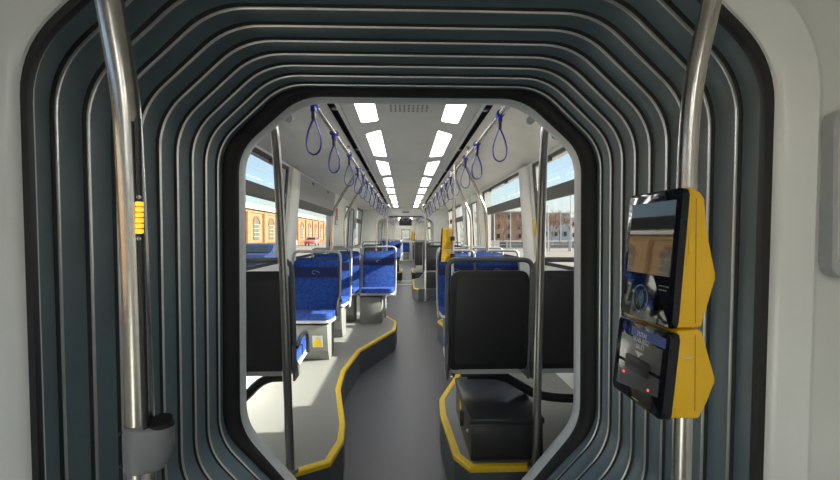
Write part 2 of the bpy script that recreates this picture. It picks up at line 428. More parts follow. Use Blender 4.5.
# ------------------------------------------------------------------ raised floors with yellow nosing
tn = [0]
def podium(pts, edge, z=0.25):
    """pts: full outline; edge: indices of the aisle edge run"""
    o = MB(); o.prism(pts, 'z', 0.0, z, None)
    ob = struct(o.build('floor', None)); ob.data.materials.append(M['podium']); ob.data.materials.append(M['riser'])
    for f in ob.data.polygons:
        f.material_index = 0 if abs(f.normal.z) > 0.5 else 1
        f.use_smooth = False
    E = [Vector(pts[i]) for i in edge]
    cen = sum((Vector(p) for p in pts), Vector((0, 0)))/len(pts)
    # polygon orientation decides the inward side
    A = sum(pts[i][0]*pts[(i+1) % len(pts)][1]-pts[(i+1) % len(pts)][0]*pts[i][1] for i in range(len(pts)))
    sg = 1 if A > 0 else -1
    def off(d):
        out = []
        for i, p in enumerate(E):
            ns = []
            if i > 0: t = (E[i]-E[i-1]).normalized(); ns.append(Vector((-t.y, t.x))*sg)
            if i < len(E)-1: t = (E[i+1]-E[i]).normalized(); ns.append(Vector((-t.y, t.x))*sg)
            n = sum(ns, Vector((0, 0))).normalized(); k = 1/max(0.4, n.dot(ns[0]))
            out.append(p+n*d*k)
        return out
    L = []
    for d, zz in ((0.034, z-0.002), (0.032, z+0.004), (0.003, z+0.004), (-0.004, z-0.002), (-0.004, z-0.022), (0.004, z-0.024)):
        L.append([(p.x, p.y, zz) for p in off(d)])
    tn[0] += 1
    struct(MB().loft(L, closed=False).build('trim_%d' % tn[0], 'yellow'))
LP = [(-1.22, 2.165), (-0.60, 2.165), (-0.413, 2.28), (-0.379, 2.52), (-0.40, 2.75), (-0.519, 3.38), (-0.541, 3.83), (-0.48, 4.5), (-0.15, 5.45), (-0.135, 5.95), (-0.305, 6.45), (-0.45, 6.75), (-1.22, 6.75)]
podium(LP, range(1, 12))
RP = [(1.22, 2.165), (0.72, 2.165), (0.64, 2.20), (0.29, 2.20), (0.225, 2.33), (0.198, 2.875), (0.212, 3.136), (0.37, 3.62), (0.49, 4.0), (0.49, 5.45), (0.41, 6.0), (0.58, 6.35), (1.22, 6.35)]
podium(RP, range(2, 12))
podium([(1.22, 9.55), (0.26, 9.55), (0.16, 9.8), (0.16, 11.6), (0.4, 12.1), (1.22, 12.1)], range(1, 5))
podium([(-1.22, 10.55), (-0.62, 10.55), (-0.55, 10.8), (-0.55, 12.2), (-1.22, 12.2)], range(1, 4))
podium([(-1.22, 13.7), (-0.25, 13.7), (-0.11, 13.9), (-0.11, 15.4), (-0.5, 15.9), (-0.6, 18.4), (-1.22, 18.4)], range(1, 6))
podium([(1.22, 13.7), (0.3, 13.7), (0.2, 13.9), (0.2, 15.4), (0.4, 15.9), (0.4, 18.4), (1.22, 18.4)], range(1, 6))

# ------------------------------------------------------------------ seats
def seat(label, group, light=True, armrest=0, pedestal=True, support=None, emblem=True):
    """local: backrest plane at y=0, sitter looks to -y"""
    e = empty('tram_chair')
    tag(e, label, 'seat', group)
    fm = 'frame_sunlit' if light else 'frame'
    tilt = math.radians(7)
    def T(z): return math.tan(tilt)*(z-0.40)      # y of the backrest plane at height z
    # backrest shell (outline extruded backwards, following the tilt)
    def slab(x, zlo, zhi, r, y0, y1, bev):
        pr = rounded([(-x, zlo), (x, zlo), (x*0.97, zhi), (-x*0.97, zhi)], r, 4)
        o = MB(); o.prism([(p.x, p.y) for p in pr], 'y', y0, y1, None, bev, 2)
        for v in o.bm.verts: v.co.y += T(v.co.z)
        return o
    slab(0.221, 0.365, 0.925, [0.03, 0.03, 0.05, 0.05], 0.012, 0.034, 0.006).build('shell', 'shell', e)
    slab(0.192, 0.40, 0.88, 0.02, 0.033, 0.038, 0.002).build('back_panel', 'shell', e)
    cu = slab(0.219, 0.40, 0.915, [0.03, 0.03, 0.05, 0.05], -0.032, 0.014, 0.012)
    c = cu.build('backrest', 'blue', e)
    hb = slab(0.2205, 0.735, 0.835, 0.004, -0.0345, 0.0, 0.002).build('head_band', 'band', c)
    if emblem:
        em = MB()
        pts = [Vector((0.02*math.cos(a)-0.012, -0.0355, 0.785+0.016*math.sin(a))) for a in [math.radians(50+20*k) for k in range(13)]]
        em.tube(pts, 0.0024, None, 6)
        pts = [Vector((0.020+0.03*(k/8)-0.012, -0.0355, 0.788+0.010*math.sin(k/8*PI*1.6))) for k in range(9)]
        em.tube(pts, 0.0022, None, 6)
        for v in em.bm.verts: v.co.y += T(v.co.z)
        em.build('emblem', 'emblem', hb)
    # cushion
    pr = rounded([(-0.212, -0.44), (0.212, -0.44), (0.215, 0.0), (-0.215, 0.0)], [0.06, 0.06, 0.03, 0.03], 5)
    o = MB(); o.prism([(p.x, p.y) for p in pr], 'z', 0.372, 0.432, None, 0.018, 3)
    for v in o.bm.verts: v.co.z += -0.10*(v.co.y+0.02)*0.6
    o.build('seat_cushion', 'blue', e)
    o = MB(); pr = rounded([(-0.218, -0.43), (0.218, -0.43), (0.222, 0.03), (-0.222, 0.03)], 0.05, 4)
    o.prism([(p.x, p.y) for p in pr], 'z', 0.345, 0.374, None, 0.008, 2)
    for v in o.bm.verts: v.co.z += -0.10*(v.co.y+0.02)*0.6
    o.build('seat_pan', 'underseat', e)
    # side frame loop with the grab handle across the top
    pts = rounded([(-0.228, 0.36), (-0.232, 0.60), (-0.232, 0.985), (0.232, 0.985), (0.232, 0.60), (0.228, 0.36)], [0, 0, 0.055, 0.055, 0, 0], 6)
    pts = [p for p in pts]
    path = []
    for p in pts:
        q = Vector((p.x, T(p.y)+0.018, p.y))
        if not path or (q-path[-1]).length > 0.004: path.append(q)
    # drop the closing edge: sweep as an open run
    MB().tube(path, 0.012, None, 10, flat=(0.0105, 0.014)).build('grab_frame', fm, e)
    # side brackets joining frame and pan
    for s in (-1, 1):
        o = MB()
        o.prism([(-0.10, 0.31), (0.03, 0.31), (0.05, 0.50), (0.03, 0.52), (0.005, 0.42), (-0.10, 0.37)], 'x', s*0.222, s*0.236, None, 0.004, 1)
        o.build('side_bracket', fm, e)
    for s in ((-1, 1) if armrest == 2 else ((armrest,) if armrest else ())):
        o = MB(); o.tube(smooth_path([(s*0.245, 0.03, 0.50), (s*0.247, -0.07, 0.545), (s*0.247, -0.20, 0.54), (s*0.247, -0.25, 0.49), (s*0.247, -0.25, 0.40)], 2), 0.012, None, 8)
        o.build('armrest', 'dark', e)
    if pedestal:
        o = MB(); o.prism([(-0.385, 0.345), (0.0, 0.345), (0.0, 0.0), (-0.26, 0.0), (-0.33, 0.10)], 'x', -0.16, 0.18, None, 0.008, 2)
        o.build('pedestal', 'pedestal', e)
    if support:
        x1, = support
        o = MB(); o.tube(smooth_path([(-0.05, -0.14, 0.30), (0.10, -0.14, 0.295), (0.20, -0.14, 0.20), (0.32, -0.14, 0.165), (x1, -0.14, 0.155)], 2), 0.02, None, 8, flat=(0.024, 0.018))
        o.box(-0.16, 0.16, -0.19, -0.09, 0.295, 0.32, None, 0.004)
        if x1 < 0:
            pass
        o.build('support_arm', 'dark', e)
    return e
def put(e, x, y, z, away=False, sx=1.0):
    e.location = (x, y, z); e.rotation_euler.z = PI if away else 0.0; e.scale.x = sx
    return e
GA = 'seats turned away from the camera beside the gangway'
GB = 'blue seats facing the camera'
GF = 'distant seats seen over the aisle'
PZ = 0.25
r1 = put(seat('dark grey seat back nearest the aisle on the right, above the charcoal box', GA, False, 0, False, (-0.0,)), 0.433, 2.53, PZ+0.03, True)
# the cantilever arm runs from under this seat to the wall
for k in kids(r1):
    if k.name.startswith('support_arm'):
        bpy.data.objects.remove(k)
o = MB(); o.tube(smooth_path([(0.10, -0.10, 0.295), (-0.10, -0.10, 0.295), (-0.20, -0.10, 0.24), (-0.34, -0.10, 0.155), (-0.70, -0.10, 0.145)], 2), 0.02, None, 8, flat=(0.026, 0.02))
o.box(-0.14, 0.14, -0.16, -0.06, 0.295, 0.32, None, 0.004)
o.build('support_arm', 'dark', r1)
r2 = put(seat('dark grey seat back by the right window, partly hidden by the gangway edge', GA, False, 0, False), 0.915, 2.53, PZ+0.03, True)
l1 = put(seat('dark grey seat back on the left, cut off by the gangway edge, black armrest', GA, False, -1, False), -0.875, 2.53, PZ+0.03, True)
o = MB(); o.tube(smooth_path([(-0.16, -0.10, 0.295), (-0.02, -0.10, 0.29), (0.10, -0.10, 0.16), (0.20, -0.10, 0.10), (0.33, -0.10, 0.09)], 2), 0.02, None, 8, flat=(0.026, 0.02))
o.build('support_arm', 'dark', l1)

A = put(seat('nearest blue seat on the left, with a yellow warning sticker on its base', GB, True, 2, True), -0.905, 4.42, PZ)
st = MB(); st.box(-0.045, 0.045, -0.345, -0.335, 0.11, 0.22, None, 0.002)
# sticker stands on the sloping front of the pedestal
stk = MB(); stk.prism([(-0.352, 0.14), (-0.347, 0.14), (-0.381, 0.25), (-0.386, 0.25)], 'x', 0.045, 0.135, 'whitepaint')
st.bm.free()
sk = stk.build('warning_sticker', None, kids(A)[0]); sk.parent = [k for k in kids(A) if k.name.startswith('pedestal')][0]
tr = MB(); tr.prism([(-0.3545, 0.145), (-0.353, 0.145), (-0.3675, 0.19), (-0.369, 0.19)], 'x', 0.05, 0.13, 'yellow')
tr.poly([(0.06, -0.3705, 0.19), (0.12, -0.3705, 0.19), (0.09, -0.3855, 0.243)], 'yellow'); tr.build('warning_triangle', None, sk.parent)
B = put(copy_tree(A), -0.905, 5.33, PZ); B['label'] = 'blue seat half hidden directly behind the nearest blue seat on the left'
for k in kids(B):
    if k.name.startswith('pedestal'):
        for q in kids(k): bpy.data.objects.remove(q)
for k in kids(B):
    if k.name.startswith('armrest'): bpy.data.objects.remove(k)
C_ = put(copy_tree(B), -0.875, 6.25, PZ); C_['label'] = 'third blue seat back along the left windows, a thin strip of it showing'
D = put(copy_tree(B), -0.390, 6.25, PZ); D['label'] = 'blue seat standing closest to the aisle on the left, above a wide grey base'
def cp(src, x, y, z, label, group, away=False, sx=1.0):
    e = put(copy_tree(src), x, y, z, away, sx); e['label'] = label; e['group'] = group; return e
cp(B, 0.500, 4.62, PZ, 'blue aisle side seat on the right just behind the near dark grey one', GB, sx=0.84)
cp(B, 0.930, 4.62, PZ, 'blue window side seat on the right just behind the near dark grey one', GB)
cp(B, 0.57, 5.52, PZ, 'second blue aisle side seat from the near end on the right', GB, sx=0.84)
cp(B, 0.985, 5.52, PZ, 'second blue window side seat from the near end on the right', GB, sx=0.9)
cp(B, 0.985, 6.25, PZ, 'third blue window side seat from the near end on the right', GB, sx=0.9)
cp(r2, 0.60, 9.9, PZ, 'dark grey seat back behind the silver aisle pole on the right', GF, True)
cp(r2, 1.03, 9.9, PZ, 'dark grey seat back by the right wall, left of the distant yellow validator', GF, True, 0.8)
cp(r2, 0.42, 11.6, PZ, 'dark grey seat back on the aisle, just left of the silver pole', GF, True, 0.85)
cp(r2, -0.80, 10.9, PZ, 'dark grey seat back far down the left side, showing above the blue aisle seat', GF, True)
cp(D, -0.385, 14.5, PZ, 'blue seat beyond the second gangway on the left of the aisle', GF)
cp(D, -0.87, 14.5, PZ, 'blue seat beyond the second gangway by the left windows', GF)
cp(D, -0.36, 17.9, PZ, 'small distant blue seat left of the end door', GF)
cp(D, -0.85, 17.9, PZ, 'small distant blue seat by the left wall near the end door', GF)
cp(r2, 0.46, 14.3, PZ, 'small dark grey seat back beyond the second gangway, right of the aisle', GF, True)
cp(r2, 0.94, 14.3, PZ, 'small dark grey seat back beyond the second gangway by the right wall', GF, True)
cp(D, 0.035, 23.9, 0.10, 'tiny blue seat at the very end of the aisle under the pale block', GF, sx=0.85)
# wide grey base block under the pair by the aisle
for k in kids(D):
    if k.name.startswith('pedestal'): bpy.data.objects.remove(k)
o = MB(); o.box(-0.225, 0.06, -0.40, 0.0, 0.0, 0.345, None, 0.01); o.build('pedestal', 'pedestal', D)
o = MB(); o.prism([(-0.42, 0.345), (-0.36, 0.345), (-0.30, 0.08), (-0.33, 0.06)], 'x', 0.085, 0.115, None, 0.005, 1); o.build('side_leg', 'ltgrey', D)
# white cabinet above the end seat
o = empty('end_cabinet', (0.03, 24.25, 0))
o1 = MB().box(-0.18, 0.18, -0.12, 0.24, 0.0, 1.12, None, 0.02).build('cabinet_body', 'white', o)
MB().box(-0.16, 0.16, -0.128, -0.12, 0.72, 1.08, None, 0.003).build('door', 'cove', o)
tag(o, 'pale white cabinet block behind the tiny blue seat at the aisle end', 'cabinet')

# ------------------------------------------------------------------ equipment box on the right platform
e = empty('equipment_box', (0.485, 2.60, PZ))
o = MB(); o.box(-0.183, 0.190, -0.33, 0.33, 0.0, 0.185, None, 0.006); o.build('body', 'box', e)
o = MB(); o.box(-0.189, 0.196, -0.338, 0.335, 0.185, 0.215, None, 0.006); o.build('lid', 'box', e)
o = MB(); o.box(-0.165, 0.172, -0.336, -0.33, 0.012, 0.175, None, 0.002); o.build('front_panel', 'box', e)
o = MB(); o.disc((-0.191, -0.24, 0.115), 'x', 0.011, 0.009, None, 12); o.disc((-0.196, -0.24, 0.115), 'x', 0.006, 0.006, None, 10); o.build('lock', 'alu', e)
o = MB(); o.box(-0.192, -0.182, -0.05, 0.02, 0.06, 0.13, None, 0.002); o.box(-0.20, -0.190, -0.035, -0.02, 0.05, 0.14, None, 0.002); o.build('latch', 'dark', e)
o = MB(); o.box(-0.1845, -0.1835, 0.04, 0.12, 0.10, 0.15); o.build('warning_label', 'yellow', e)
tag(e, 'charcoal metal equipment box on the right platform inside the yellow nosing', 'box')
e = empty('equipment_box', (0.72, 9.95, PZ))
MB().box(-0.30, 0.42, -0.30, 0.25, 0.0, 0.34, None, 0.01).build('body', 'box', e)
MB().disc((-0.02, -0.305, 0.17), 'y', 0.03, 0.01, None, 14).build('lock', 'dark', e)
tag(e, 'distant charcoal box on the far right platform behind the silver pole', 'box')

# ------------------------------------------------------------------ rails, straps
def rail(s, y0, y1, label):
    e = empty('ceiling_rail', (s*0.505, y0, 2.082)); tag(e, label, 'rail')
    MB().tube([(0, 0.0, 0), (0, y1-y0, 0)], 0.0155, None, 12).build('tube', 'steel', e)
    y = 0.25
    while y < y1-y0:
        o = MB(); o.tube([(0, y, 0.0), (-s*0.0, y, 0.066)], 0.011, None, 8); o.disc((0, y, 0.060), 'z', 0.022, 0.006, None, 12)
        o.box(-0.004-s*0.09, 0.004+0.0, y-0.01, y+0.01, 0.066, 0.078) if False else None
        o.build('hanger', 'steel', e); y += 1.35
    return e
rail(-1, 2.20, 12.45, 'long steel ceiling grab rail carrying the left row of blue straps')
rail(1, 2.20, 12.45, 'long steel ceiling grab rail carrying the right row of blue straps')
rail(-1, 13.65, 24.3, 'distant steel ceiling rail past the second gangway on the left')
rail(1, 13.65, 24.3, 'distant steel ceiling rail past the second gangway on the right')
# brackets across the black ceiling slots
for s, side in ((-1, 'left'), (1, 'right')):
    for k, y in enumerate((2.75, 4.05, 5.4, 6.7, 8.0, 9.3, 10.6)):
        o = MB().box(s*0.4315, s*0.4755, y-0.02, y+0.02, 2.160, 2.172, None, 0.002).build('slot_bracket', 'alu')
        tag(o, 'small metal bracket bridging the black slot of the %s ceiling, %s from the gangway' % (side, ords[k]), 'bracket', 'ceiling slot brackets')
def strap():
    e = empty('hanging_strap')
    o = MB(); o.tube([(0, -0.026, 0), (0, 0.026, 0)], 0.0225, None, 16); o.box(-0.012, 0.012, -0.022, 0.022, -0.045, -0.01, None, 0.004); o.build('rail_clip', 'strap', e)
    o = MB(); o.box(-0.009, 0.009, -0.017, 0.017, -0.085, -0.042, None, 0.004); o.build('buckle', 'dark', e)
    pts = []
    N = 30
    for k in range(N):
        a = 2*PI*k/N
        x = 0.047*math.sin(a)*(0.28+0.72*math.sin(a/2)**1.5) if True else 0
        z = -0.165-0.088*0
        # teardrop: point at the top, round at the bottom
        t = (1-math.cos(a))/2
        pts.append(Vector((0.052*math.sin(a)*math.sin(a/2)**1.1, 0, -0.075-0.190*t)))
    MB().tube(pts, 0.005, None, 8, closed=True, flat=(0.0045, 0.0095)).build('loop', 'strap', e)
    return e
lord = ['nearest', 'second', 'third', 'fourth', 'fifth', 'sixth', 'seventh', 'eighth', 'ninth', 'tenth', 'eleventh', 'twelfth']
sp = None
for s, side, ys in ((-1, 'left', [2.36, 3.04, 3.86, 4.60, 5.15, 5.75, 6.55, 7.35, 8.2, 9.2, 10.2, 11.3]), (1, 'right', [2.54, 3.35, 3.98, 4.75, 5.3, 5.9, 6.6, 7.4, 8.3, 9.3, 10.3, 11.4])):
    for i, y in enumerate(ys):
        if sp is None: sp = strap(); e = sp
        else: e = copy_tree(sp)
        e.location = (s*0.505, y, 2.082); e.rotation_euler.z = random.uniform(-0.35, 0.35)
        tag(e, 'blue looped hanging strap, %s from the gangway on the %s ceiling rail' % (lord[i], side), 'hanging strap', 'blue straps on the ceiling rails')
for s, side in ((-1, 'left'), (1, 'right')):
    for i in range(6):
        e = copy_tree(sp); e.location = (s*0.505, 14.2+1.1*i, 2.082); e.rotation_euler.z = random.uniform(-0.3, 0.3)
        tag(e, 'tiny blue strap past the second gangway, %s on the %s rail' % (lord[i], side), 'hanging strap', 'blue straps beyond the second gangway')

# ------------------------------------------------------------------ poles
def pole(label, pts, r, it=2, m='steel', flange=True, n=16, name='grab_pole'):
    e = empty(name, pts[-1]); L = Vector(pts[-1])
    MB().tube([p-L for p in smooth_path(pts, it)], r, None, n).build('tube', m, e)
    if flange: MB().disc((0, 0, 0), 'z', r*2.0, 0.012, None, 18, r*1.7).build('floor_flange', m, e)
    tag(e, label, 'grab pole')
    return e
# portal poles
pole('dark steel pole in the left corner of the gangway opening', [(-0.690, 2.24, 1.97), (-0.668, 2.23, 1.93), (-0.642, 2.21, 1.6), (-0.620, 2.2, 1.2), (-0.602, 2.2, 0.6), (-0.590, 2.2, 0.25)], 0.0205, 3, 'dsteel')
pole('dark steel pole in the right corner of the gangway opening', [(0.678, 2.24, 1.97), (0.662, 2.23, 1.93), (0.646, 2.21, 1.6), (0.634, 2.2, 1.2), (0.622, 2.2, 0.6), (0.612, 2.2, 0.25)], 0.0205, 3, 'dsteel')
for s, xs in ((-1, (0.585, 0.71)), (1, (0.575, 0.70))):
    for x, z in zip(xs, (1.955, 1.885)):
        o = MB(); o.disc((s*x, 2.160, z), 'y', 0.020, 0.016, None, 16); o.disc((s*x, 2.155, z), 'y', 0.006, 0.003, None, 8)
        o = o.build('pole_clamp', 'ltgrey'); tag(o, 'small round %s clamp beside the %s portal pole top' % ('upper' if z > 1.9 else 'lower', 'left' if s < 0 else 'right'), 'clamp', 'pole clamps on the portal')
# bent poles rising from the seats to the ceiling rail
def bent(x0, xr, y, z0, label, zb=1.68):
    s = 1 if x0 > 0 else -1
    return pole(label, [(xr, y, 2.145), (xr+s*0.06, y, 2.07), (x0-s*0.10, y, zb+0.16), (x0-s*0.02, y, zb), (x0, y, zb-0.15), (x0, y, z0)], 0.0165, 3, flange=False)
bent(-0.905, -0.60, 5.42, 1.22, 'bent steel pole rising from the second left seat, in front of the red sign')
bent(-0.875, -0.58, 6.34, 1.22, 'bent steel pole rising from the window seat of the left pair')
bent(0.835, 0.58, 4.71, 1.22, 'bent steel pole rising from the first blue seats on the right')
bent(0.80, 0.56, 5.61, 1.22, 'bent steel pole rising from the second blue seats on the right')
bent(0.40, 0.50, 9.26, 0.012, 'silver floor to ceiling pole beside the aisle at the far right platform', 1.85)
bent(-0.40, -0.52, 9.3, 0.012, 'silver floor to ceiling pole at the far left doors', 1.85)
bent(-0.70, -0.60, 10.6, 0.26, 'far left bent pole by the distant grey seat', 1.8)
bent(0.72, 0.60, 7.6, 0.012, 'bent steel pole at the right doors behind the blue seats', 1.8)
bent(-0.42, -0.5, 15.6, 0.012, 'tiny pole past the second gangway left of the aisle', 1.85)
bent(0.42, 0.5, 15.6, 0.012, 'tiny pole past the second gangway right of the aisle', 1.85)

# near left pole with amber marker and holder
e = pole('thick foreground steel pole on the left, bent at the top, carrying an amber marker', [(-0.530, 0.65, 2.19), (-0.492, 0.65, 2.03), (-0.452, 0.65, 1.745), (-0.427, 0.65, 1.60), (-0.423, 0.65, 1.52), (-0.417, 0.65, 1.38), (-0.410, 0.65, 1.14), (-0.402, 0.65, 0.6), (-0.394, 0.65, 0.0)], 0.0178, 3, n=28)
L = Vector((-0.394, 0.65, 0.0))
Lm = [Vector((-0.4015, 0.634, 1.56))-L, Vector((-0.3995, 0.634, 1.44))-L, Vector((-0.393, 0.634, 1.1))-L]
MB().tube(Lm, 0.004, None, 8, flat=(0.005, 0.0035)).build('marker_channel', 'dark', e)
o = MB()
for k in range(6):
    z = 1.4425-k*0.0075; o.box(-0.4027-L.x, -0.3953-L.x, 0.6275-L.y, 0.636-L.y, z-0.0032, z+0.0032, None, 0.001, 2)
o.build('amber_marker', 'amber', e)
for z in (1.452, 1.395):
    MB().disc((-0.3990-L.x, 0.6325-L.y, z), 'y', 0.0028, -0.003, None, 10).build('screw', 'alu', e)
# holder bracket
h = empty('button_bracket', (-0.4080, 0.65, 1.070))
def hull(r1, r2, dx, dy, n=14):
    a0 = math.atan2(dy, dx); D = math.hypot(dx, dy); g = math.acos((r1-r2)/D)
    out = [(r1*math.cos(a0+g+(2*PI-2*g)*k/n), r1*math.sin(a0+g+(2*PI-2*g)*k/n)) for k in range(n+1)]
    out += [(dx+r2*math.cos(a0-g+2*g*k/n), dy+r2*math.sin(a0-g+2*g*k/n)) for k in range(n+1)]
    return out
top = hull(0.0235, 0.0165, 0.030, -0.004); bot = hull(0.0235, 0.010, 0.022, -0.003)
o = MB(); o.loft([[(x*0.9, y*0.9, 0.062) for x, y in top], [(x, y, 0.059) for x, y in top], [(x, y, 0.033) for x, y in top], [(a[0]*0.3+b[0]*0.7, a[1]*0.3+b[1]*0.7, 0.006) for a, b in zip(top, bot)], [(x, y, 0.0) for x, y in bot], [(x*0.9, y*0.9, -0.002) for x, y in bot]])
o.poly([(x*0.9, y*0.9, 0.062) for x, y in top]); o.poly([(x*0.9, y*0.9, -0.002) for x, y in bot][::-1])
hb = o.build('housing', 'holder', h)
MB().tube([(0.030, -0.003, 0.058), (0.030, -0.006, 0.069)], [0.0165, 0.0155], None, 24).build('round_pad', 'black', h)
for z in (0.010, 0.056):
    o = MB(); o.disc((-0.019, -0.0155, z), 'y', 0.002, -0.004, None, 8); o.build('screw', 'dark', h)
h.rotation_euler.y = math.radians(-1)
tag(h, 'grey plastic bracket with a black round pad clamped low on the left foreground pole', 'bracket')

# near right pole
e = pole('foreground steel pole on the right, bent at the top, carrying the yellow validator', [(0.525, 0.72, 2.18), (0.488, 0.72, 1.90), (0.464, 0.72, 1.776), (0.437, 0.72, 1.66), (0.427, 0.72, 1.56), (0.424, 0.72, 1.40), (0.420, 0.72, 1.04), (0.410, 0.72, 0.5), (0.406, 0.72, 0.0)], 0.0150, 3, n=28)

# ------------------------------------------------------------------ ticket validator
def validator(loc, rz, label, detail=True):
    """origin at (pole x, near edge y), built around x=0.422 pole"""
    O = Vector((0.422, 0.72, 1.14)); v = empty('ticket_validator', loc, rz); tag(v, label, 'ticket validator')
    c = CX
    def S(mb, name, m, par=v, **k):
        ob = mb.build(name, m, par, **k); ob.data.transform(Matrix.Translation(-O)); return ob
    # yellow casing: profile in XZ extruded across Y
    up = [(0.398, 0.066), (0.404, 0.069), (0.420, 0.060), (0.4265, 0.050), (0.4265, 0.000), (0.4430, -0.054), (0.4430, -0.064), (0.4255, -0.104), (0.4240, -0.128), (0.420, -0.132), (0.385, -0.132)]
    lo = [(0.386, -0.136), (0.420, -0.134), (0.4245, -0.140), (0.4250, -0.158), (0.4430, -0.202), (0.4430, -0.212), (0.4230, -0.246), (0.4220, -0.258), (0.418, -0.262), (0.376, -0.261)]
    for nm, pf in (('upper_casing', up), ('lower_casing', lo)):
        o = MB(); o.prism([(x+c, EYE+z) for x, z in pf], 'y', 0.624, 0.765, None, 0.0035, 3); cs = S(o, nm, 'valyel')
        if nm[0] == 'u':
            # recessed seams and a moulded side latch
            o = MB(); o.box(0.4015+c, 0.4085+c, 0.6225, 0.6245, EYE-0.028, EYE+0.004, None, 0.0015); S(o, 'side_latch', 'valyel', cs)
        else:
            o = MB(); o.box(0.397+c, 0.408+c, 0.6225, 0.6245, EYE-0.1755, EYE-0.174, None, 0.0004); S(o, 'label_strip', 'whitepaint', cs)
        o = MB()
        o.box(0.4125+c, 0.4131+c, 0.6236, 0.6242, EYE+(-0.125 if nm[0] == 'u' else -0.25), EYE+(0.052 if nm[0] == 'u' else -0.142)); S(o, 'seam', 'dark', cs)
    # black front panels; local frame: u to -Y, w up, normal -X
    def panel(xt, zt, xb, zb, name, th=0.010):
        a = Vector((xt+c, 0, EYE+zt)); b = Vector((xb+c, 0, EYE+zb)); up_ = (a-b).normalized(); ctr = (a+b)/2+Vector((0, (0.62+0.765)/2, 0))
        u = Vector((0, -1, 0)); nrm = u.cross(up_)
        mt = Matrix(((u.x, up_.x, nrm.x, ctr.x), (u.y, up_.y, nrm.y, ctr.y), (u.z, up_.z, nrm.z, ctr.z), (0, 0, 0, 1)))
        return mt, (a-b).length
    W = 0.150
    def S2(mb, name, m, mt, par):
        ob = mb.build(name, m, par); ob.data.transform(Matrix.Translation(-O) @ mt); return ob
    def rr(w, h_, r, cx_=0, cy_=0): return [(p.x, p.y) for p in rounded([(cx_-w/2, cy_-h_/2), (cx_+w/2, cy_-h_/2), (cx_+w/2, cy_+h_/2), (cx_-w/2, cy_+h_/2)], r, 5)]
    mt, H = panel(0.3905, 0.067, 0.374, -0.133, 'upper')
    o = MB(); o.prism(rr(W, H, 0.010), 'z', -0.010, 0.0, None, 0.003, 2); pu = S2(o, 'card_reader_panel', 'screen', mt, v)
    o = MB(); o.prism(rr(0.124, 0.112, 0.002, 0, 0.028), 'z', 0.0, 0.0006, None); S2(o, 'display', 'screen2', mt, pu)
    ct = (-0.012, -0.068)
    o = MB(); o.tube([(ct[0]+0.021*math.cos(2*PI*k/28), ct[1]+0.021*math.sin(2*PI*k/28), 0.0006) for k in range(28)], 0.0008, None, 6, closed=True)
    for j, r in enumerate((0.005, 0.009, 0.013, 0.017)):
        o.tube([(ct[0]-0.009+r*math.cos(t), ct[1]+r*math.sin(t), 0.0006) for t in [math.radians(-50+10*k) for k in range(11)]], 0.0009, None, 6)
    S2(o, 'contactless_symbol', 'cyanprint', mt, pu)
    o = MB(); o.box(-0.002, 0.014, 0.0895, 0.0925, 0, 0.0006); S2(o, 'maker_mark', 'ltgrey', mt, pu)
    o = MB()
    for k, w_ in enumerate((0.024, 0.020)): o.box(0.036, 0.036+w_, -0.043-k*0.006, -0.0415-k*0.006, 0, 0.0005)
    S2(o, 'small_print', 'signgrey', mt, pu)
    mt, H = panel(0.374, -0.138, 0.3605, -0.262, 'lower')
    o = MB(); o.prism(rr(W, H, 0.009), 'z', -0.014, 0.0, None, 0.003, 2); pl = S2(o, 'ticket_panel', 'screen', mt, v)
    o = MB(); o.prism([(-0.060, -0.005), (0.060, -0.003), (0.060, 0.035), (-0.060, 0.035)], 'z', 0, 0.0006, 'valgrey'); o.prism([(-0.060, -0.050), (0.060, -0.034), (0.060, -0.008), (-0.060, -0.010)], 'z', 0, 0.0005, 'valgrey')
    S2(o, 'reader_field', None, mt, pl)
    o = MB(); o.box(-0.030, 0.066, 0.0375, 0.052, 0, 0.0006); S2(o, 'blue_strip', 'bluepaint', mt, pl)
    o = MB(); o.prism([(-0.034, -0.016), (0.034, -0.016), (0.034, 0.006), (-0.034, 0.006)], 'z', 0.0006, 0.004, None, 0.001); sl = S2(o, 'slot_surround', 'dark', mt, pl)
    o = MB(); o.box(-0.020, 0.020, -0.008, -0.002, 0.004, 0.0045); S2(o, 'ticket_slot', 'black', mt, sl)
    o = MB(); o.poly([(-0.012, 0.0165, 0.0012), (0.000, 0.0075, 0.0012), (0.013, 0.0165, 0.0012)][::1]); S2(o, 'arrow', 'whitepaint', mt, pl)
    for x, y in ((-0.040, -0.026), (0.036, -0.032)):
        o = MB(); o.disc((x, y, 0), 'z', 0.0020, 0.0015, None, 10); S2(o, 'red_light', 'redled', mt, pl)
    o = MB(); o.box(-0.008, 0.012, -0.058, -0.0565, 0, 0.0006); S2(o, 'maker_mark', 'ltgrey', mt, pl)
    if detail:
        for k, t in enumerate(('TUTAJ', 'SKASUJESZ', 'BILET')):
            text_obj('lettering', t, 0.0100, 'whitepaint', pl, Matrix.Translation(-O) @ mt @ Matrix.Translation((0.002, 0.0435-k*0.0098, 0.0010)))
    # clamps holding it to the pole
    for z in (-0.035, -0.205):
        o = MB(); o.tube([(0.422, 0.72, EYE+z-0.02), (0.422, 0.72, EYE+z+0.02)], 0.021, None, 16); S(o, 'pole_clamp', 'dark')
    return v
validator((0.422, 0.72, 1.14), 0, 'yellow and black ticket validator mounted on the right foreground pole')
v2 = validator((0.435, 4.42, 1.14), math.radians(-35), 'small distant yellow validator seen above the right dark grey seat backs', False)
v2.location.x = 0.44
pole('thin pole behind the near right seat carrying the distant yellow validator', [(0.46, 4.42, 2.09), (0.46, 4.42, 1.9), (0.45, 4.42, 1.6), (0.44, 4.42, 1.2), (0.44, 4.42, 0.6), (0.44, 4.42, 0.0)], 0.0150)
